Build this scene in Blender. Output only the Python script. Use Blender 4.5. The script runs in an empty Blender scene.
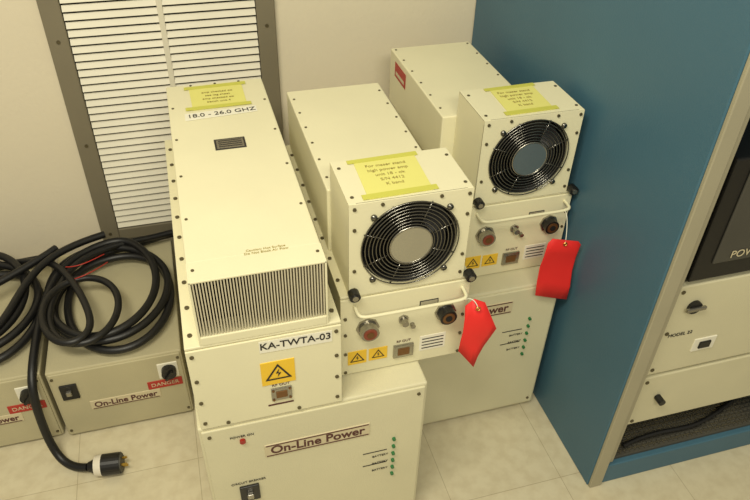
import bpy, bmesh, math, random
from mathutils import Vector, Matrix
random.seed(4)
S=bpy.context.scene
S.view_settings.view_transform='Standard'
col=S.collection

# ---------------------------------------------------------------- materials
def lin(c):
    return tuple(((x/255)/12.92 if x/255<=.04045 else ((x/255+.055)/1.055)**2.4) for x in c)+(1,)
def mat(name,rgb,rough=.5,metal=0,var=.06,scale=6,bump=0,bscale=200,emit=0,spec=.5):
    m=bpy.data.materials.new(name);m.use_nodes=True;nt=m.node_tree;b=nt.nodes['Principled BSDF']
    b.inputs['Roughness'].default_value=rough;b.inputs['Metallic'].default_value=metal
    b.inputs['Specular IOR Level'].default_value=spec
    c=lin(rgb)
    tc=nt.nodes.new('ShaderNodeTexCoord')
    if var:
        n=nt.nodes.new('ShaderNodeTexNoise');n.inputs['Scale'].default_value=scale;n.inputs['Detail'].default_value=5
        nt.links.new(tc.outputs['Object'],n.inputs['Vector'])
        r=nt.nodes.new('ShaderNodeValToRGB')
        r.color_ramp.elements[0].position=.3;r.color_ramp.elements[1].position=.7
        r.color_ramp.elements[0].color=tuple(x*(1-var) for x in c[:3])+(1,)
        r.color_ramp.elements[1].color=tuple(min(1,x*(1+var)) for x in c[:3])+(1,)
        nt.links.new(n.outputs['Fac'],r.inputs['Fac']);nt.links.new(r.outputs['Color'],b.inputs['Base Color'])
    else: b.inputs['Base Color'].default_value=c
    if bump:
        n2=nt.nodes.new('ShaderNodeTexNoise');n2.inputs['Scale'].default_value=bscale
        nt.links.new(tc.outputs['Object'],n2.inputs['Vector'])
        bp=nt.nodes.new('ShaderNodeBump');bp.inputs['Strength'].default_value=bump;bp.inputs['Distance'].default_value=.002
        nt.links.new(n2.outputs['Fac'],bp.inputs['Height']);nt.links.new(bp.outputs['Normal'],b.inputs['Normal'])
    if emit:
        b.inputs['Emission Color'].default_value=c;b.inputs['Emission Strength'].default_value=emit
    return m
M=dict(
 cream=mat('cream_enamel',(222,216,182),.45,bump=.12,var=.03,spec=.35),
 cab=mat('cabinet_cream',(208,202,170),.5,bump=.25,bscale=400,var=.04,spec=.35),
 cabold=mat('old_cabinet_cream',(180,172,140),.55,bump=.25,bscale=400,var=.06,spec=.3),
 wall=mat('wall_paint',(214,204,180),.85,var=.03,scale=2,bump=.3,bscale=90,spec=.2),
 blue=mat('blue_enamel',(66,103,122),.45,var=.05,scale=3,bump=.25,bscale=300,spec=.4),
 vframe=mat('vent_frame_metal',(126,118,98),.5,.2,var=.05),
 slat=mat('vent_slat_paint',(212,206,186),.5,var=.04),
 dark=mat('dark_void',(12,11,9),.8,var=0),  # near-black: shade painted into recesses, also plain dark details
 black=mat('black_plastic',(20,19,18),.4,var=.1),
 rubber=mat('black_rubber',(17,17,18),.45,var=.15,scale=30,bump=.1),
 alu=mat('aluminium',(196,188,165),.35,.7,var=.04),
 fin=mat('fin_aluminium',(206,198,172),.45,.3,var=.05),
 steel=mat('steel',(160,156,145),.25,.9,var=.05),
 chrome=mat('guard_wire',(120,118,112),.2,.95,var=0),
 hub=mat('hub_label',(165,160,140),.35,.4,var=.05),
 hub2=mat('hub_label_blue',(100,113,118),.35,.4,var=.05),
 screw=mat('screw_metal',(100,92,70),.4,.6,var=0),
 note=mat('yellow_paper',(218,213,122),.8,var=.04),
 tape=mat('yellow_tape',(196,194,84),.5,var=.03),
 white=mat('white_label',(228,224,206),.6,var=.02),
 plate=mat('name_plate_cream',(200,188,155),.5,var=.02),
 ink=mat('ink',(40,36,32),.7,var=0),
 pencil=mat('faint_pen',(150,135,70),.8,var=0),
 inkred=mat('ink_maroon',(84,46,40),.7,var=0),
 warn=mat('warning_yellow',(232,190,50),.5,var=.02),
 red=mat('red_tag',(222,38,34),.6,var=.05),
 redst=mat('red_sticker',(170,44,34),.5,var=.04),
 brown=mat('connector_bronze',(120,85,50),.4,.6,var=.1),
 redcap=mat('red_connector_core',(130,60,40),.45,var=.1),
 led=mat('green_led',(40,110,60),.3,var=0),
 ledr=mat('red_led',(150,30,20),.3,var=0),
 beige=mat('trim_grey_cream',(168,162,138),.45,.2,var=.04),
 plugw=mat('plug_white',(215,208,190),.5,var=.03),
 brass=mat('brass',(180,150,70),.3,.9,var=0),
 rackin=mat('rack_interior',(70,68,60),.6,var=.1),
 base=mat('baseboard_vinyl',(60,56,48),.6,var=.05),
)
# ---------------------------------------------------------------- helpers
def empty(name,loc):
    e=bpy.data.objects.new(name,None);e.location=loc;e.empty_display_size=.05;col.objects.link(e);return e
def fin_obj(par,name,bm,m,smooth=False):
    me=bpy.data.meshes.new(name);
    if par is not None: bmesh.ops.translate(bm,vec=-Vector(par.location),verts=bm.verts)
    bm.to_mesh(me);bm.free()
    for mm in (m if isinstance(m,(list,tuple)) else [m]): me.materials.append(mm)
    if smooth:
        for p in me.polygons:p.use_smooth=True
    o=bpy.data.objects.new(name,me);col.objects.link(o)
    if par is not None:o.parent=par
    return o
def bbox(bm,x0,x1,y0,y1,z0,z1,bev=0,rot=None,mi=0):
    r=bmesh.ops.create_cube(bm,size=1);vs=r['verts']
    for v in vs:v.co=Vector((v.co.x*(x1-x0),v.co.y*(y1-y0),v.co.z*(z1-z0)))
    if bev:
        es=list({e for v in vs for e in v.link_edges})
        q=bmesh.ops.bevel(bm,geom=es,offset=bev,segments=2,affect='EDGES',profile=.5)
        vs=list({v for f in q['faces'] for v in f.verts}|{v for v in vs if v.is_valid})
    c=Vector(((x0+x1)/2,(y0+y1)/2,(z0+z1)/2))
    vv=set(vs)
    for v in vv:
        if rot is not None:v.co=rot@v.co
        v.co+=c
    for f in {f for v in vv for f in v.link_faces}:f.material_index=mi
def box(par,name,x0,x1,y0,y1,z0,z1,m,bev=.0015,rot=None):
    bm=bmesh.new();bbox(bm,x0,x1,y0,y1,z0,z1,bev,rot);return fin_obj(par,name,bm,m)
AX={'x':Matrix.Rotation(math.pi/2,4,'Y'),'y':Matrix.Rotation(math.pi/2,4,'X'),'z':Matrix.Identity(4)}
def bcyl(bm,c,axis,r,h,seg=20,r2=None,mi=0):
    q=bmesh.ops.create_cone(bm,cap_ends=True,segments=seg,radius1=r,radius2=r if r2 is None else r2,depth=h,matrix=Matrix.Translation(c)@AX[axis])
    for f in {f for v in q['verts'] for f in v.link_faces}:f.material_index=mi
def cyl(par,name,c,axis,r,h,m,seg=24,r2=None):
    bm=bmesh.new();bcyl(bm,c,axis,r,h,seg,r2);return fin_obj(par,name,bm,m)
def screws(par,name,pts,axis,r=.004,h=.003,m=None):
    bm=bmesh.new()
    for p in pts:bcyl(bm,Vector(p),axis,r,h,8)
    return fin_obj(par,name,bm,m or M['screw'])
def quad(par,name,pts,m,th=.0008):
    bm=bmesh.new();vs=[bm.verts.new(p) for p in pts];f=bm.faces.new(vs)
    n=(Vector(pts[1])-Vector(pts[0])).cross(Vector(pts[2])-Vector(pts[1])).normalized()
    r=bmesh.ops.extrude_face_region(bm,geom=[f]);bmesh.ops.translate(bm,vec=n*th,verts=[g for g in r['geom'] if isinstance(g,bmesh.types.BMVert)])
    bmesh.ops.recalc_face_normals(bm,faces=bm.faces)
    return fin_obj(par,name,bm,m)
def text(par,name,body,loc,size,m,face='front',ang=0,align='CENTER',sx=1,bold=0):
    cu=bpy.data.curves.new(name,'FONT');cu.body=body;cu.size=size;cu.extrude=.0003;cu.align_x=align;cu.align_y='CENTER'
    cu.offset=bold
    cu.materials.append(m)
    o=bpy.data.objects.new(name,cu);col.objects.link(o);o.parent=par
    o.location=Vector(loc)-Vector(par.location)
    o.rotation_euler=(math.pi/2,ang,0) if face=='front' else (0,0,ang)
    o.scale=(sx,1,1)
    return o
def tube(par,name,pts,r,m,cyc=False,res=8):
    cu=bpy.data.curves.new(name,'CURVE');cu.dimensions='3D';cu.bevel_depth=r;cu.bevel_resolution=4;cu.resolution_u=res
    sp=cu.splines.new('NURBS');sp.points.add(len(pts)-1)
    for i,p in enumerate(pts):
        q=Vector(p)-(Vector(par.location) if par else Vector((0,0,0)))
        sp.points[i].co=(q.x,q.y,q.z,1)
    sp.order_u=4;sp.use_endpoint_u=not cyc;sp.use_cyclic_u=cyc;cu.use_fill_caps=True
    cu.materials.append(m);o=bpy.data.objects.new(name,cu);col.objects.link(o)
    if par:o.parent=par
    return o
def ring(bm,c,R,r,seg=40,ms=6):   # torus with axis y
    rows=[]
    for i in range(seg):
        a=2*math.pi*i/seg;row=[]
        for j in range(ms):
            b=2*math.pi*j/ms;rr=R+r*math.cos(b)
            row.append(bm.verts.new((c[0]+rr*math.cos(a),c[1]+r*math.sin(b),c[2]+rr*math.sin(a))))
        rows.append(row)
    for i in range(seg):
        for j in range(ms):
            bm.faces.new((rows[i][j],rows[(i+1)%seg][j],rows[(i+1)%seg][(j+1)%ms],rows[i][(j+1)%ms]))

# ---------------------------------------------------------------- room
WY=1.87
def floor_mat():
    m=bpy.data.materials.new('vinyl_tile');m.use_nodes=True;nt=m.node_tree;b=nt.nodes['Principled BSDF']
    tc=nt.nodes.new('ShaderNodeTexCoord');mp=nt.nodes.new('ShaderNodeMapping');mp.inputs['Location'].default_value=(.12,.04,0)
    nt.links.new(tc.outputs['Object'],mp.inputs['Vector'])
    br=nt.nodes.new('ShaderNodeTexBrick');br.offset=0;br.inputs['Scale'].default_value=1
    br.inputs['Brick Width'].default_value=.305;br.inputs['Row Height'].default_value=.305
    br.inputs['Mortar Size'].default_value=.001;br.inputs['Mortar Smooth'].default_value=.3
    br.inputs['Color1'].default_value=lin((202,193,164));br.inputs['Color2'].default_value=lin((206,197,168));br.inputs['Mortar'].default_value=lin((172,161,133))
    nt.links.new(mp.outputs['Vector'],br.inputs['Vector'])
    n=nt.nodes.new('ShaderNodeTexNoise');n.inputs['Scale'].default_value=30;n.inputs['Detail'].default_value=8
    nt.links.new(tc.outputs['Object'],n.inputs['Vector'])
    r=nt.nodes.new('ShaderNodeValToRGB');r.color_ramp.elements[0].position=.35;r.color_ramp.elements[1].position=.6
    r.color_ramp.elements[0].color=(.90,.88,.85,1);r.color_ramp.elements[1].color=(1,1,1,1)
    nt.links.new(n.outputs['Fac'],r.inputs['Fac'])
    mx=nt.nodes.new('ShaderNodeMix');mx.data_type='RGBA';mx.blend_type='MULTIPLY';mx.inputs[0].default_value=1
    nt.links.new(br.outputs['Color'],mx.inputs[6]);nt.links.new(r.outputs['Color'],mx.inputs[7])
    nt.links.new(mx.outputs[2],b.inputs['Base Color']);b.inputs['Roughness'].default_value=.38
    return m
box(None,'floor',-3,3.5,-2.5,WY+.1,-.1,0,floor_mat(),0)
box(None,'wall_back',-3,3.5,WY,WY+.1,0,2.7,M['wall'],0)
box(None,'baseboard_back',-3,3.5,WY-.006,WY-.0005,0.0,.1,M['base'],.001)

# ---------------------------------------------------------------- vent
v=empty('air_vent_grille',(-.03,WY,.265))
X0,X1,Z0,Z1=-.318,.262,.262,1.16
fw=.05
bm=bmesh.new()
yf=WY-.018
bbox(bm,X0,X0+fw,yf,WY-.0005,Z0,Z1,.003);bbox(bm,X1-fw,X1,yf,WY-.0005,Z0,Z1,.003)
bbox(bm,X0+fw,X1-fw,yf,WY-.0005,Z0,Z0+.04,.003);bbox(bm,X0+fw,X1-fw,yf,WY-.0005,Z1-.05,Z1,.003)
fin_obj(v,'frame',bm,M['vframe'])
bm=bmesh.new();xm=(X0+X1)/2-.005
bbox(bm,xm-.007,xm+.007,yf+.002,WY-.001,Z0+.04,Z1-.05,.001)
rot=Matrix.Rotation(math.radians(-32),3,'X')
z=Z0+.052
while z<Z1-.055:
    for a,b in((X0+fw+.002,xm-.007),(xm+.007,X1-fw-.002)):
        bbox(bm,a,b,WY-.0125,WY-.0105,z-.0085,z+.0085,0,rot)
    z+=.0215
fin_obj(v,'louvers',bm,M['slat'])
box(v,'duct_shade_plate',X0+fw,X1-fw,WY-.003,WY-.001,Z0+.04,Z1-.05,M['dark'],0)  # flat near-black plate on the wall, stands in for shade behind the louvers
screws(v,'screws',[(x,yf-.001,zz) for x in(X0+.025,X1-.025) for zz in(.29,.6,.9)],'y',.005,.003)

# ---------------------------------------------------------------- power cabinets
def cabinet(name,x0,x1,y0,y1,h,dz=0,lx=None):
    e=empty(name,((x0+x1)/2,(y0+y1)/2,0))
    box(e,'enclosure',x0,x1,y0+.004,y1,.012,h,M['cab'],.004)
    box(e,'front_panel',x0+.006,x1-.006,y0,y0+.006,.022,h-.008,M['cab'],.002)
    bm=bmesh.new()
    for x in(x0+.05,x1-.05):
        for y in(y0+.06,y1-.06):bcyl(bm,Vector((x,y,.006)),'z',.02,.012,14)
    fin_obj(e,'feet',bm,M['black'])
    o=lx
    box(e,'name_plate',o+.123,o+.349,y0-.002,y0+.001,.352+dz,.392+dz,M['plate'],.001)
    text(e,'name_text','On-Line Power',(o+.236,y0-.0024,.372+dz),.034,M['inkred'],sx=.95,bold=.0007)
    box(e,'name_bar_top',o+.126,o+.346,y0-.0028,y0-.0018,.3875+dz,.390+dz,M['inkred'],0)
    box(e,'name_bar_bottom',o+.126,o+.346,y0-.0028,y0-.0018,.3545+dz,.357+dz,M['inkred'],0)
    bm=bmesh.new()
    for i in range(6):
        zz=.318+dz-i*.026;bcyl(bm,Vector((o+.405,y0-.003,zz)),'y',.004,.006,12)
    fin_obj(e,'status_leds',bm,M['led'])
    for i in (2,3,4):text(e,'led_caption_%d'%i,'BATTERY',(o+.375,y0-.001,.318+dz-i*.026),.009,M['ink'])
    box(e,'led_caption_bar',o+.335,o+.39,y0-.001,y0+.001,.282+dz,.284+dz,M['ink'],0)
    box(e,'led_caption_bar_low',o+.335,o+.39,y0-.001,y0+.001,.236+dz,.238+dz,M['ink'],0)
    cyl(e,'power_led',(o+.082,y0-.003,.424+dz),'y',.006,.006,M['ledr'],16)
    text(e,'power_caption','POWER ON',(o+.082,y0-.001,.438+dz),.009,M['ink'])
    box(e,'breaker_body',o+.06,o+.102,y0-.006,y0+.001,.215+dz,.268+dz,M['black'],.002)
    box(e,'breaker_toggle',o+.074,o+.088,y0-.016,y0-.005,.235+dz,.250+dz,M['steel'],.002)
    text(e,'breaker_caption','CIRCUIT BREAKER',(o+.081,y0-.001,.28+dz),.009,M['ink'])
    screws(e,'panel_screws',[(x,y0-.001,z) for x in(x0+.02,x1-.02) for z in(.04,h-.025)],'y',.004,.003)
    return e
cabinet('power_supply_cabinet',-.081,.394,.887,1.64,.479,0,-.081)
cabinet('power_supply_cabinet',.402,.826,1.115,1.80,.479,.05,.35)

def oldcab(x0,x1,y0,y1,h):
    e=empty('power_supply_cabinet',((x0+x1)/2,(y0+y1)/2,0))
    box(e,'enclosure',x0,x1,y0+.004,y1,.008,h,M['cabold'],.004)
    box(e,'front_panel',x0+.005,x1-.005,y0,y0+.006,.012,h-.006,M['cabold'],.002)
    bm=bmesh.new()
    for x in(x0+.04,x1-.04):
        for y in(y0+.05,y1-.05):bcyl(bm,Vector((x,y,.004)),'z',.015,.008,14)
    fin_obj(e,'feet',bm,M['black'])
    cx=x0+.17
    box(e,'name_plate',cx-.09,cx+.09,y0-.002,y0+.001,.098,.13,M['plate'],.001)
    text(e,'name_text','On-Line Power',(cx,y0-.0024,.114),.027,M['inkred'],sx=.95,bold=.0006)
    box(e,'name_bar',cx-.085,cx+.085,y0-.0028,y0-.0018,.100,.102,M['inkred'],0)
    sx=x1-.04
    box(e,'rotary_switch_plate',sx-.028,sx+.024,y0-.003,y0+.001,.166,.222,M['white'],.002)
    cyl(e,'rotary_switch_knob',(sx,y0-.012,.197),'y',.019,.02,M['black'],24)
    box(e,'rotary_switch_grip',sx-.004,sx+.004,y0-.03,y0-.02,.18,.214,M['black'],.002,Matrix.Rotation(.6,3,'Y'))
    box(e,'warning_sticker',sx-.062,sx+.028,y0-.002,y0+.001,.132,.160,M['redst'],.0005)
    text(e,'warning_text','DANGER',(sx-.017,y0-.0024,.146),.018,M['plate'])
    box(e,'breaker_body',x0+.022,x0+.064,y0-.006,y0+.001,.155,.208,M['black'],.002)
    box(e,'breaker_toggle',x0+.036,x0+.05,y0-.016,y0-.005,.178,.192,M['steel'],.002)
    screws(e,'panel_screws',[(x,y0-.001,z) for x in(x0+.012,x1-.012) for z in(.03,h-.02)],'y',.004,.003)
    return e
oldcab(-.452,-.118,1.335,1.83,.254)
oldcab(-.800,-.464,1.343,1.83,.254)

# ---------------------------------------------------------------- warning triangle
def warn(e,name,x,y,z,w,h):
    box(e,name+'_label',x-w/2,x+w/2,y-.0015,y+.0005,z-h/2,z+h/2,M['warn'],.0003)
    s=h*.36;bm=bmesh.new()
    out=[Vector((x,0,z+s*1.1)),Vector((x-s*1.15,0,z-s*.8)),Vector((x+s*1.15,0,z-s*.8))]
    c=sum(out,Vector())/3;inn=[c+(p-c)*.74 for p in out]
    O=[bm.verts.new((p.x,y-.0022,p.z)) for p in out];I=[bm.verts.new((p.x,y-.0022,p.z)) for p in inn]
    for i in range(3):bm.faces.new((O[i],O[(i+1)%3],I[(i+1)%3],I[i]))
    fin_obj(e,name+'_triangle',bm,M['ink'])
    quad(e,name+'_bolt',[(x+s*.12,y-.0022,z+s*.5),(x-s*.22,y-.0022,z-s*.05),(x+s*.02,y-.0022,z-s*.05),(x-s*.08,y-.0022,z-s*.5),(x+s*.25,y-.0022,z+.0),(x,y-.0022,z+s*.02)],M['ink'],.0003)

# ---------------------------------------------------------------- amplifier with fins
H0=.480
e=empty('microwave_amplifier',(.068,1.26,H0))
cx0,cx1=-.073,.208;yF=.889;yB=1.635
box(e,'chassis',cx0+.004,cx1-.004,yF+.003,yB,H0,.700,M['cream'],.002)
box(e,'chassis_front_panel',cx0,cx1,yF-.002,yF+.004,H0+.002,.698,M['cream'],.0015)
box(e,'flange',cx0,cx1,yF,yB+.004,.700,.706,M['cream'],.0015)
x0,x1=-.046,.185;zt=.853
bm=bmesh.new()
bbox(bm,x0,x1,yF+.05,yB-.004,.706,zt,.003)
bbox(bm,x0,x0+.004,yF,yF+.052,.706,zt,.001);bbox(bm,x1-.004,x1,yF,yF+.052,.706,zt,.001)
bbox(bm,x0+.0005,x1-.0005,yF,yF+.053,zt-.004,zt-.0002,.0008)
bbox(bm,x0+.003,x1-.003,yF-.001,yF+.052,.706,.726,.002)
fin_obj(e,'top_cover',bm,M['cream'])
box(e,'fin_gap_shade_plate',x0+.004,x1-.004,yF+.040,yF+.0495,.726,zt-.004,M['dark'],0)  # solid dark plate; its colour supplies the shade between the fins
bm=bmesh.new();n=44
for i in range(n):
    x=x0+.007+(x1-x0-.014)*i/(n-1)
    bbox(bm,x-.0012,x+.0012,yF+.001,yF+.041,.726,zt-.004)
fin_obj(e,'heatsink_fins',bm,M['fin'])
ys=[yF+.03+i*.074 for i in range(10)]
screws(e,'flange_screws',[(x,y,.7075) for x in(cx0+.012,cx1-.011) for y in ys],'z',.0045,.003)
screws(e,'cover_screws',[(x,y,zt+.0005) for x in(x0+.010,x1-.010) for y in ys[::2]]+[(x0+(x1-x0)*k/4,yB-.012,zt+.0005) for k in(1,2,3)],'z',.003,.002)
screws(e,'front_screws',[(x,yF-.003,z) for x in(cx0+.010,cx1-.010) for z in(.50,.56,.62,.685)]+[(x,yF-.003,.49) for x in(-.02,.12)],'y',.004,.003)
quad(e,'yellow_note',[(.008,1.490,zt+.0008),(.132,1.494,zt+.0008),(.132,1.615,zt+.0008),(.006,1.610,zt+.0008)],M['note'])
quad(e,'yellow_tape_top',[(-.005,1.598,zt+.002),(.142,1.602,zt+.002),(.142,1.616,zt+.002),(-.005,1.612,zt+.002)],M['tape'])
quad(e,'yellow_tape_bottom',[(-.008,1.49,zt+.002),(.142,1.492,zt+.002),(.142,1.506,zt+.002),(-.008,1.504,zt+.002)],M['tape'])
for i in range(4):text(e,'note_line_%d'%i,random.choice(['amp checked ok','see log sheet','bench unit 4']),(.07,1.575-i*.017,zt+.0024),.011,M['pencil'],'top')
quad(e,'white_tape',[(-.012,1.443,zt+.0008),(.150,1.455,zt+.0008),(.150,1.484,zt+.0008),(-.012,1.476,zt+.0008)],M['white'])
text(e,'frequency_text','18.0 - 26.0 GHZ',(.07,1.464,zt+.0020),.023,M['ink'],'top',.05)
box(e,'data_plate',.040,.105,1.300,1.345,zt,zt+.0012,M['ink'],.0003)
box(e,'data_plate_inner',.044,.101,1.304,1.341,zt+.001,zt+.0016,M['steel'],.0003)
for i in range(4):box(e,'data_plate_line_%d'%i,.048,.097,1.310+i*.008,1.3125+i*.008,zt+.0014,zt+.0020,M['ink'],0)
text(e,'caution_text','Caution: Hot Surface\nDo Not Block Air Flow',(.09,.945,zt+.0003),.008,M['pencil'],'top')
quad(e,'asset_strip',[(.055,yF-.0025,.664),(.190,yF-.0025,.661),(.190,yF-.0025,.690),(.055,yF-.0025,.693)],M['white'])
text(e,'asset_text','KA-TWTA-03',(.122,yF-.0038,.678),.0225,M['ink'],'front',.02,bold=.0003)
warn(e,'voltage',.085,yF-.002,.605,.064,.062)
box(e,'waveguide_plate',.068,.108,yF-.006,yF-.001,.528,.562,M['steel'],.001)
box(e,'waveguide_port',.077,.099,yF-.0075,yF-.0055,.536,.554,M['brown'],.001)
screws(e,'waveguide_screws',[(x,yF-.007,z) for x in(.072,.104) for z in(.532,.558)],'y',.0025,.002,M['brown'])
text(e,'rf_text','RF OUT',(.088,yF-.003,.570),.010,M['inkred'])
box(e,'serial_text_bar',.06,.11,yF-.0028,yF-.0018,.512,.516,M['inkred'],0)

# ---------------------------------------------------------------- amplifiers with fans
def fan_amp(ox,oy,cov,hubmat,note):
    e=empty('microwave_amplifier',(.356+ox,1.2+oy,H0))
    F=.954+oy;D=.146
    def B(n,x0,x1,y0,y1,z0,z1,m,b=.0015,rot=None):return box(e,n,x0+ox,x1+ox,y0+F,y1+F,z0,z1,m,b,rot)
    c0,c1,cb=cov
    B('chassis',.226,.487,.003,cb,H0,.696,M['cream'],.002)
    B('chassis_front_panel',.222,.491,-.002,.004,H0+.002,.694,M['cream'])
    B('flange',.222,.491,0,cb+.004,.696,.702,M['cream'])
    B('rear_cover',c0,c1,D,cb-.004,.702,.853,M['cream'],.003)
    a0,a1,z0,z1=.239+ox,.472+ox,.702,.915
    bm=bmesh.new();t=.003
    bbox(bm,a0,a1,F,F+D,z1-t,z1,.001);bbox(bm,a0,a1,F,F+D,z0,z0+t)
    bbox(bm,a0,a0+t,F+.0005,F+D-.0005,z0+.0005,z1-.0005);bbox(bm,a1-t,a1,F+.0005,F+D-.0005,z0+.0005,z1-.0005)
    bbox(bm,a0+.001,a1-.001,F+D-.003,F+D,z0+.001,z1-.001)
    fc=Vector((.356+ox,0,.811));Rr=.094;N=64
    def ringv(y):
        inn=[];out=[]
        for i in range(N):
            a=2*math.pi*i/N;ca,sa=math.cos(a),math.sin(a)
            inn.append(bm.verts.new((fc.x+Rr*ca,y,fc.z+Rr*sa)))
            tx=((a1-fc.x) if ca>0 else (fc.x-a0))/max(abs(ca),1e-6);tz=((z1-fc.z) if sa>0 else (fc.z-z0))/max(abs(sa),1e-6)
            k=min(tx,tz);out.append(bm.verts.new((fc.x+k*ca,y,fc.z+k*sa)))
        return inn,out
    for (y,fl) in((F-.002,0),(F+.002,1)):
        inn,out=ringv(y)
        if fl==0:I0,O0=inn,out
        for i in range(N):
            j=(i+1)%N
            bm.faces.new((inn[i],inn[j],out[j],out[i]))
            pi,pj=out[i].co,out[j].co
            if abs(pi.x-pj.x)>1e-5 and abs(pi.z-pj.z)>1e-5:
                cxx=a1 if fc.x<(pi.x+pj.x)/2 else a0;czz=z1 if fc.z<(pi.z+pj.z)/2 else z0
                cv=bm.verts.new((cxx,y,czz));bm.faces.new((out[i],out[j],cv))
        if fl==1:
            for i in range(N):
                j=(i+1)%N
                bm.faces.new((I0[i],I0[j],inn[j],inn[i]));bm.faces.new((O0[i],O0[j],out[j],out[i]))
    bmesh.ops.recalc_face_normals(bm,faces=bm.faces)
    fin_obj(e,'fan_housing',bm,M['cream'])
    bm=bmesh.new();pts=[]
    for y,r in((F+.002,.0945),(F+.002,.0905),(F+.045,.0885),(F+.045,.0945)):
        pts.append([bm.verts.new((fc.x+r*math.cos(2*math.pi*i/N),y,fc.z+r*math.sin(2*math.pi*i/N))) for i in range(N)])
    for k in range(3):
        for i in range(N):
            j=(i+1)%N;bm.faces.new((pts[k][i],pts[k][j],pts[k+1][j],pts[k+1][i]))
    fin_obj(e,'fan_shroud',bm,M['black'],True)
    cyl(e,'fan_shade_disc',(fc.x,F+.052,fc.z),'y',.0945,.004,M['dark'],48)  # dark disc paints in the shade of the housing interior behind the blades
    cyl(e,'fan_hub',(fc.x,F+.022,fc.z),'y',.042,.034,M['black'],40)
    bm=bmesh.new();nb=7
    for k in range(nb):
        a0_=2*math.pi*k/nb;g=[]
        for i in range(5):
            r=.040+i*.0115;row=[]
            for s in range(4):
                u=s/3;a=a0_+u*.62+i*.05
                row.append(bm.verts.new((fc.x+r*math.cos(a),F+.012+u*.022,fc.z+r*math.sin(a))))
            g.append(row)
        for i in range(4):
            for s in range(3):bm.faces.new((g[i][s],g[i][s+1],g[i+1][s+1],g[i+1][s]))
    fin_obj(e,'fan_blades',bm,M['black'],True)
    bm=bmesh.new();gy=F-.006
    for R_ in(.046,.053,.060,.067,.074,.081,.088,.095):ring(bm,(fc.x,gy,fc.z),R_,.0013,56,6)
    for k in range(8):
        a=math.pi/8+k*math.pi/4
        mtx=Matrix.Translation((fc.x+.070*math.cos(a),gy+.0015,fc.z+.070*math.sin(a)))@Matrix.Rotation(-a,4,'Y')@AX['x']
        bmesh.ops.create_cone(bm,cap_ends=True,segments=6,radius1=.0014,radius2=.0014,depth=.054,matrix=mtx)
    for k in range(4):
        a=math.pi/4+k*math.pi/2
        bcyl(bm,Vector((fc.x+.1015*math.cos(a),gy+.002,fc.z+.1015*math.sin(a))),'y',.006,.006,12)
    fin_obj(e,'fan_guard',bm,M['chrome'],True)
    bm=bmesh.new();bcyl(bm,Vector((fc.x,gy-.001,fc.z)),'y',.041,.004,40);fin_obj(e,'hub_disc',bm,hubmat)
    bm=bmesh.new();ring(bm,(fc.x,gy-.002,fc.z),.041,.002,48,6);fin_obj(e,'hub_rim',bm,M['steel'],True)
    screws(e,'housing_screws',[(x+ox,F-.003,z) for x in(.249,.464) for z in(.72,.765,.86,.905)]+[(x+ox,F-.003,.908) for x in(.30,.41)],'y',.0036,.003)
    screws(e,'housing_top_screws',[(x+ox,F+y,.9155) for x in(.25,.463) for y in(.02,.118)],'z',.0035,.002)
    ys=[.05+i*.07 for i in range(int(cb/.07))]
    screws(e,'flange_screws',[(x+ox,F+y,.7035) for x in(.229,.484) for y in ys],'z',.004,.003)
    screws(e,'cover_screws',[(x+ox,F+y,.8535) for x in(c0+.01,c1-.01) for y in ys[2:]],'z',.003,.002)
    for i,x in enumerate((.247,.483)):
        cyl(e,'latch_knob_%d'%i,(x+ox,F-.010,.712),'y',.011,.018,M['black'],18)
        cyl(e,'latch_cap_%d'%i,(x+ox,F-.020,.712),'y',.006,.004,M['steel'],14)
    tube(e,'carry_handle',[(.250+ox,F,.676),(.250+ox,F-.018,.676),(.250+ox,F-.034,.676),(.268+ox,F-.036,.674),(.31+ox,F-.036,.674),(.36+ox,F-.036,.674),(.42+ox,F-.036,.674),(.455+ox,F-.036,.674),(.474+ox,F-.034,.676),(.474+ox,F-.018,.676),(.474+ox,F,.676)],.0036,M['cream'])
    for i,(x,z,r) in enumerate(((.277,.613,.019),(.442,.618,.018))):
        cyl(e,'round_connector_flange_%d'%i,(x+ox,F-.004,z),'y',r+.005,.006,M['steel'],8)
        cyl(e,'round_connector_shell_%d'%i,(x+ox,F-.014,z),'y',r,.022,M['black'] if i else M['steel'],28)
        cyl(e,'round_connector_core_%d'%i,(x+ox,F-.0255,z),'y',r*.74,.002,M['redcap'] if i==0 else M['brown'],24)
        cyl(e,'round_connector_pins_%d'%i,(x+ox,F-.0270,z),'y',r*.40,.002,M['dark'] if i else M['brown'],16)
    cyl(e,'coax_connector',(.352+ox,F-.010,.618),'y',.007,.022,M['steel'],16)
    cyl(e,'coax_nut',(.352+ox,F-.004,.618),'y',.011,.006,M['steel'],6)
    cyl(e,'ground_stud',(.372+ox,F-.006,.598),'y',.005,.012,M['steel'],12)
    B('waveguide_plate',.334,.378,-.007,-.001,.508,.544,M['steel'],.001)
    B('waveguide_port',.343,.369,-.0085,-.006,.516,.536,M['brown'],.001)
    text(e,'rf_text','RF OUT',(.356+ox,F-.003,.553),.009,M['inkred'])
    B('rating_plate',.392,.450,-.003,-.001,.512,.556,M['white'],.0005)
    for i in range(4):B('rating_line_%d'%i,.397,.445,-.0038,-.0028,.519+i*.009,.521+i*.009,M['ink'],0)
    warn(e,'voltage',.256+ox,F-.002,.530,.040,.038)
    warn(e,'laser',.301+ox,F-.002,.530,.040,.034)
    B('id_plate',.385,.425,-.003,-.001,.643,.658,M['ink'],.0005)
    B('id_plate_face',.387,.423,-.0036,-.0028,.645,.656,M['beige'],.0003)
    screws(e,'panel_screws',[(x+ox,F-.003,z) for x in(.231,.482) for z in(.49,.545,.60,.645)],'y',.0036,.003)
    n0,n1,na,nb_=note;zt=.9155
    quad(e,'yellow_note',[(n0+ox,F+na,zt),(n1+ox,F+na+.003,zt),(n1+.004+ox,F+nb_,zt),(n0+.004+ox,F+nb_-.003,zt)],M['note'])
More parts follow.
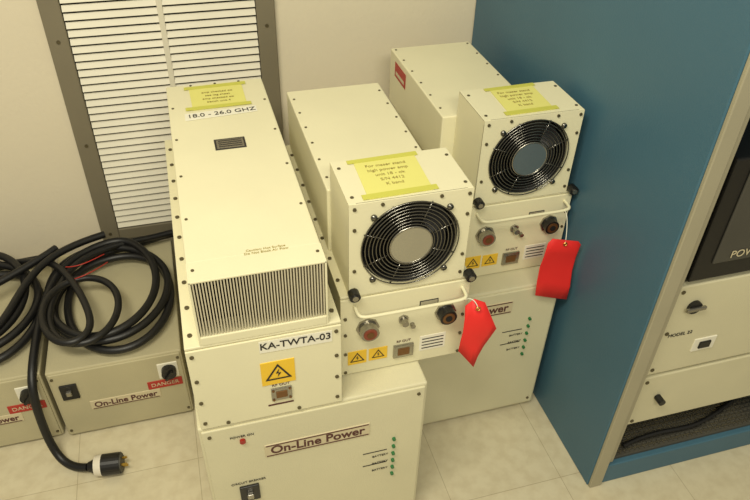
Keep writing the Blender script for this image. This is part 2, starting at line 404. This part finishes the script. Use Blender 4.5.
    quad(e,'yellow_tape_front',[(n0-.01+ox,F+na,zt+.001),(n1+.010+ox,F+na+.003,zt+.001),(n1+.010+ox,F+na+.018,zt+.001),(n0-.01+ox,F+na+.015,zt+.001)],M['tape'])
    quad(e,'yellow_tape_back',[(n0-.008+ox,F+nb_-.016,zt+.001),(n1+.010+ox,F+nb_-.013,zt+.001),(n1+.010+ox,F+nb_,zt+.001),(n0-.008+ox,F+nb_-.004,zt+.001)],M['tape'])
    for i in range(5):text(e,'note_line_%d'%i,['For maser stand','high power amp','unit 18 - ok','S/N 4412','K band'][i],((n0+n1)/2+ox,F+nb_-.032-i*.016,zt+.0012),.012,M['pencil'],'top')
    return e
fan_amp(0,0,(.232,.462,.59),M['hub'],(.277,.398,.006,.143))
c=fan_amp(.350,.228,(.205,.433,.56),M['hub2'],(.302,.408,.010,.143))
quad(c,'red_side_sticker',[(.5545,1.69,.795),(.5545,1.60,.795),(.5545,1.60,.835),(.5545,1.69,.835)],M['redst'],.0008)
quad(c,'red_side_sticker_panel',[(.5535,1.68,.803),(.5535,1.61,.803),(.5535,1.61,.812),(.5535,1.68,.812)],M['plate'],.0004)

# ---------------------------------------------------------------- red tags
def tag(pts,hole,strap):
    e=empty('red_tag',hole)
    bm=bmesh.new();f=bm.faces.new([bm.verts.new(p) for p in pts])
    bmesh.ops.triangulate(bm,faces=[f]);bmesh.ops.subdivide_edges(bm,edges=bm.edges,cuts=3,use_grid_fill=True)
    for v_ in bm.verts:v_.co.y+=.005*math.sin(v_.co.z*38)
    o=fin_obj(e,'tag_card',bm,M['red'],True)
    sm=o.modifiers.new('s','SOLIDIFY');sm.thickness=.0007
    rb=bmesh.new();ring(rb,(hole[0],hole[1]-.001,hole[2]),.004,.0012,16,6);fin_obj(e,'tag_eyelet',rb,M['brass'])
    tube(e,'tag_string',strap,.0009,M['white'])
    # faint printed lines on the card
    top=Vector(hole)+Vector((0,-.004,-.03))
    for i in range(4):
        zz=top.z-i*.018
        bm=bmesh.new();bbox(bm,top.x-.022,top.x+.018,top.y+.005*math.sin(zz*38)-.0012,top.y+.005*math.sin(zz*38)-.0006,zz-.0008,zz+.0008);
        bm.free()
    return e
tag([(.463,.905,.668),(.480,.902,.684),(.502,.898,.674),(.530,.892,.607),(.494,.890,.499),(.462,.902,.540)],(.485,.893,.668),[(.485,.893,.668),(.480,.900,.69),(.470,.912,.685),(.468,.918,.672)])
tag([(.747,1.100,.628),(.757,1.100,.638),(.827,1.100,.618),(.837,1.100,.606),(.838,1.100,.430),(.744,1.100,.466)],(.792,1.093,.618),[(.792,1.093,.618),(.80,1.11,.65),(.805,1.13,.685),(.806,1.146,.672)])

# ---------------------------------------------------------------- cables
def coil(cx,cy,rx,ry,turns,z0,dz,ph,wob,n=12):
    P=[]
    for i in range(int(turns*n)+1):
        a=ph+2*math.pi*i/n
        k=1+wob*math.sin(a*.43+ph*2)+wob*.5*math.sin(a*1.37+1)
        k2=1+wob*math.sin(a*.31+ph)+wob*.5*math.cos(a*1.21)
        P.append((cx+rx*k*math.cos(a)+.02*math.sin(a*.27),cy+ry*k2*math.sin(a)+.015*math.sin(a*.36+2),z0+dz*i/n))
    return P
ca=empty('power_cable',(-.29,1.56,.254))
P=[(-.02,1.845,.262),(-.10,1.84,.27),(-.17,1.815,.275)]
P+=coil(-.285,1.570,.155,.205,3.0,.272,.015,math.pi*.42,.09)
P+=[(-.40,1.72,.32),(-.455,1.60,.31),(-.47,1.45,.29),(-.478,1.36,.272),(-.484,1.310,.235),(-.487,1.298,.15),(-.485,1.285,.07),(-.47,1.262,.022),(-.445,1.235,.012),(-.415,1.215,.018),(-.395,1.208,.024)]
tube(ca,'cable_jacket',P,.0108,M['rubber'])
P=[(-.06,1.83,.29),(-.14,1.80,.29),(-.25,1.77,.315),(-.38,1.70,.325)]
P+=coil(-.37,1.50,.085,.150,1.5,.320,.012,math.pi*.8,.12)
P+=[(-.40,1.66,.34),(-.50,1.76,.31),(-.62,1.78,.285),(-.75,1.74,.278)]
tube(ca,'inner_cable_jacket',P,.0095,M['rubber'])
pc=Vector((-.375,1.203,.029));d=Vector((1,-.12,.02)).normalized()
def pcyl(name,s,l,r1,r2,m,seg=24):
    bm=bmesh.new();q=Vector((0,0,1)).rotation_difference(d).to_matrix().to_4x4()
    bmesh.ops.create_cone(bm,cap_ends=True,segments=seg,radius1=r1,radius2=r2,depth=l,matrix=Matrix.Translation(pc+d*(s+l/2))@q);fin_obj(ca,name,bm,m)
pcyl('plug_strain_relief',-.018,.018,.012,.020,M['black']);pcyl('plug_collar',0,.018,.026,.028,M['plugw'])
pcyl('plug_body',.018,.046,.028,.028,M['black']);pcyl('plug_face_rim',.064,.003,.025,.025,M['rackin'])
for k in range(3):
    a=k*2.09+.5;off=Vector((0,math.cos(a)*.012,math.sin(a)*.012))
    bm=bmesh.new();bbox(bm,-.007,.007,-.001,.001,-.004,.004);bmesh.ops.translate(bm,vec=pc+d*.073+off,verts=bm.verts);fin_obj(ca,'plug_prong_%d'%k,bm,M['brass'])
cb=empty('power_cable',(-.63,1.6,.254))
P=[(-.46,1.81,.268)]+coil(-.62,1.59,.145,.19,3.4,.268,.016,math.pi*.45,.10)+[(-.48,1.70,.335),(-.43,1.75,.34)]
tube(cb,'cable_jacket',P,.0108,M['rubber'])
P=[(-.30,1.79,.335),(-.42,1.74,.345),(-.50,1.64,.335),(-.53,1.50,.33),(-.58,1.42,.325),(-.68,1.38,.32),(-.77,1.42,.31),(-.79,1.55,.30)]
tube(cb,'crossing_cable_jacket',P,.0105,M['rubber'])
wr=empty('red_wire_leads',(-.34,1.60,.30))
tube(wr,'lead_a',[(-.40,1.66,.335),(-.36,1.63,.35),(-.33,1.66,.345),(-.30,1.70,.33)],.0015,M['redst'])
tube(wr,'lead_b',[(-.38,1.60,.335),(-.34,1.58,.355),(-.31,1.62,.345),(-.29,1.66,.33)],.0015,M['redst'])

# ---------------------------------------------------------------- blue rack cabinet
bx0,bx1,by0,by1,bh=.850,1.50,.835,1.866,2.0
r=empty('equipment_rack_cabinet',((bx0+bx1)/2,(by0+by1)/2,0))
box(r,'side_panel_left',bx0,bx0+.028,by0,by1,.0,bh,M['blue'],.003)
box(r,'side_panel_right',bx1-.028,bx1,by0,by1,.0,bh,M['blue'],.003)
box(r,'rear_panel',bx0+.028,bx1-.028,by1-.01,by1,.0,bh,M['blue'],.001)
box(r,'top_panel',bx0+.028,bx1-.028,by0,by1-.01,bh-.03,bh,M['blue'],.002)
box(r,'base_plinth',bx0+.028,bx1-.028,by0-.004,by1-.01,0,.075,M['blue'],.003)
box(r,'front_trim_left',bx0+.002,bx0+.036,by0-.010,by0-.0005,.002,bh-.002,M['beige'],.002)
box(r,'front_trim_right',bx1-.036,bx1-.002,by0-.010,by0-.0005,.002,bh-.002,M['beige'],.002)
box(r,'inner_post_left',bx0+.028,bx0+.060,by0+.004,by0+.03,.075,bh-.03,M['beige'],.002)
box(r,'rack_rail_left',bx0+.060,bx0+.088,by0+.040,by0+.05,.075,bh-.03,M['cab'],.002)
box(r,'rack_rail_right',bx1-.088,bx1-.060,by0+.040,by0+.05,.075,bh-.03,M['cab'],.002)
screws(r,'rail_holes',[(bx0+.074,by0+.0395,.10+i*.0222) for i in range(60)],'y',.0035,.002,M['dark'])
box(r,'shelf_mesh',bx0+.03,bx1-.03,by0+.01,by1-.02,.075,.085,M['rackin'],.001)
bm=bmesh.new()
for i in range(36):bbox(bm,bx0+.035,bx1-.035,by0+.02+i*.012,by0+.024+i*.012,.085,.089)
for i in range(40):bbox(bm,bx0+.04+i*.0145,bx0+.043+i*.0145,by0+.015,by0+.45,.085,.088)
fin_obj(r,'shelf_grid',bm,M['steel'])
E0,E1,EY=bx0+.090,bx1-.090,by0+.036
box(r,'lower_drawer_unit',E0,E1,EY,EY+.55,.175,.350,M['cab'],.003)
box(r,'middle_drawer_unit',E0,E1,EY,EY+.55,.362,.640,M['cab'],.003)
box(r,'monitor_chassis',E0+.01,E1,EY-.004,EY+.5,.655,.955,M['black'],.004)
box(r,'monitor_bezel',E0+.05,E1-.04,EY-.008,EY-.003,.70,.93,M['rackin'],.003)
text(r,'monitor_text','POWER',(E0+.13,EY-.010,.72),.026,M['plate'])
cyl(r,'drawer_knob',(E0+.06,EY-.012,.27),'y',.009,.022,M['black'],16)
cyl(r,'drawer_latch_base',(E0+.055,EY-.004,.575),'y',.017,.008,M['black'],20)
box(r,'drawer_latch_lever',E0+.030,E0+.080,EY-.014,EY-.007,.570,.580,M['steel'],.002)
box(r,'switch_plate',E0+.10,E0+.16,EY-.003,EY+.001,.42,.46,M['white'],.001)
box(r,'switch_rocker',E0+.115,E0+.145,EY-.007,EY-.002,.43,.45,M['black'],.001)
screws(r,'unit_screws',[(x,EY-.001,z) for x in(E0+.012,E1-.012) for z in(.19,.335,.38,.50,.625)],'y',.005,.003)
text(r,'rack_text','MODEL 22',(E0+.05,EY-.001,.49),.014,M['ink'])
tube(r,'loose_cable',[(bx0+.10,by0+.03,.094),(bx0+.2,by0+.05,.10),(bx0+.3,by0+.02,.096),(bx0+.42,by0+.06,.10),(bx0+.52,by0+.1,.097)],.006,M['rubber'])

# ---------------------------------------------------------------- lights
def area(name,loc,tgt,size,power,colr,sy=None):
    l=bpy.data.lights.new(name,'AREA');l.energy=power;l.size=size;l.color=colr
    if sy:l.shape='RECTANGLE';l.size_y=sy
    o=bpy.data.objects.new(name,l);col.objects.link(o);o.location=loc
    o.rotation_euler=(Vector(tgt)-Vector(loc)).to_track_quat('-Z','Y').to_euler();return o
area('ceiling_light',(-.5,.1,2.65),(.1,1.2,.4),1.2,44,(1,.94,.75),.4)
area('ceiling_light.001',(.2,-1.2,2.65),(.3,1.2,.5),1.2,34,(1,.94,.75),.4)
w=bpy.data.worlds.new('room_ambient');S.world=w;w.use_nodes=True
w.node_tree.nodes['Background'].inputs[0].default_value=(1,.93,.74,1);w.node_tree.nodes['Background'].inputs[1].default_value=.30

# ---------------------------------------------------------------- camera
yaw,pit,rol,f=math.radians(16.845),math.radians(38.532),math.radians(1.616),693.03
h=Vector((math.sin(yaw),math.cos(yaw),0));rr=Vector((math.cos(yaw),-math.sin(yaw),0));zz=Vector((0,0,1))
Fw=math.cos(pit)*h-math.sin(pit)*zz;U=math.sin(pit)*h+math.cos(pit)*zz
r_im=math.cos(rol)*rr+math.sin(rol)*U;u_im=math.cos(rol)*U-math.sin(rol)*rr
cd=bpy.data.cameras.new('camera');cam=bpy.data.objects.new('camera',cd);col.objects.link(cam)
m=Matrix((r_im,u_im,-Fw)).transposed().to_4x4();m.translation=(0,0,1.6);cam.matrix_world=m
cd.sensor_width=36;cd.lens=f/750*36;cd.clip_start=.02
S.camera=cam
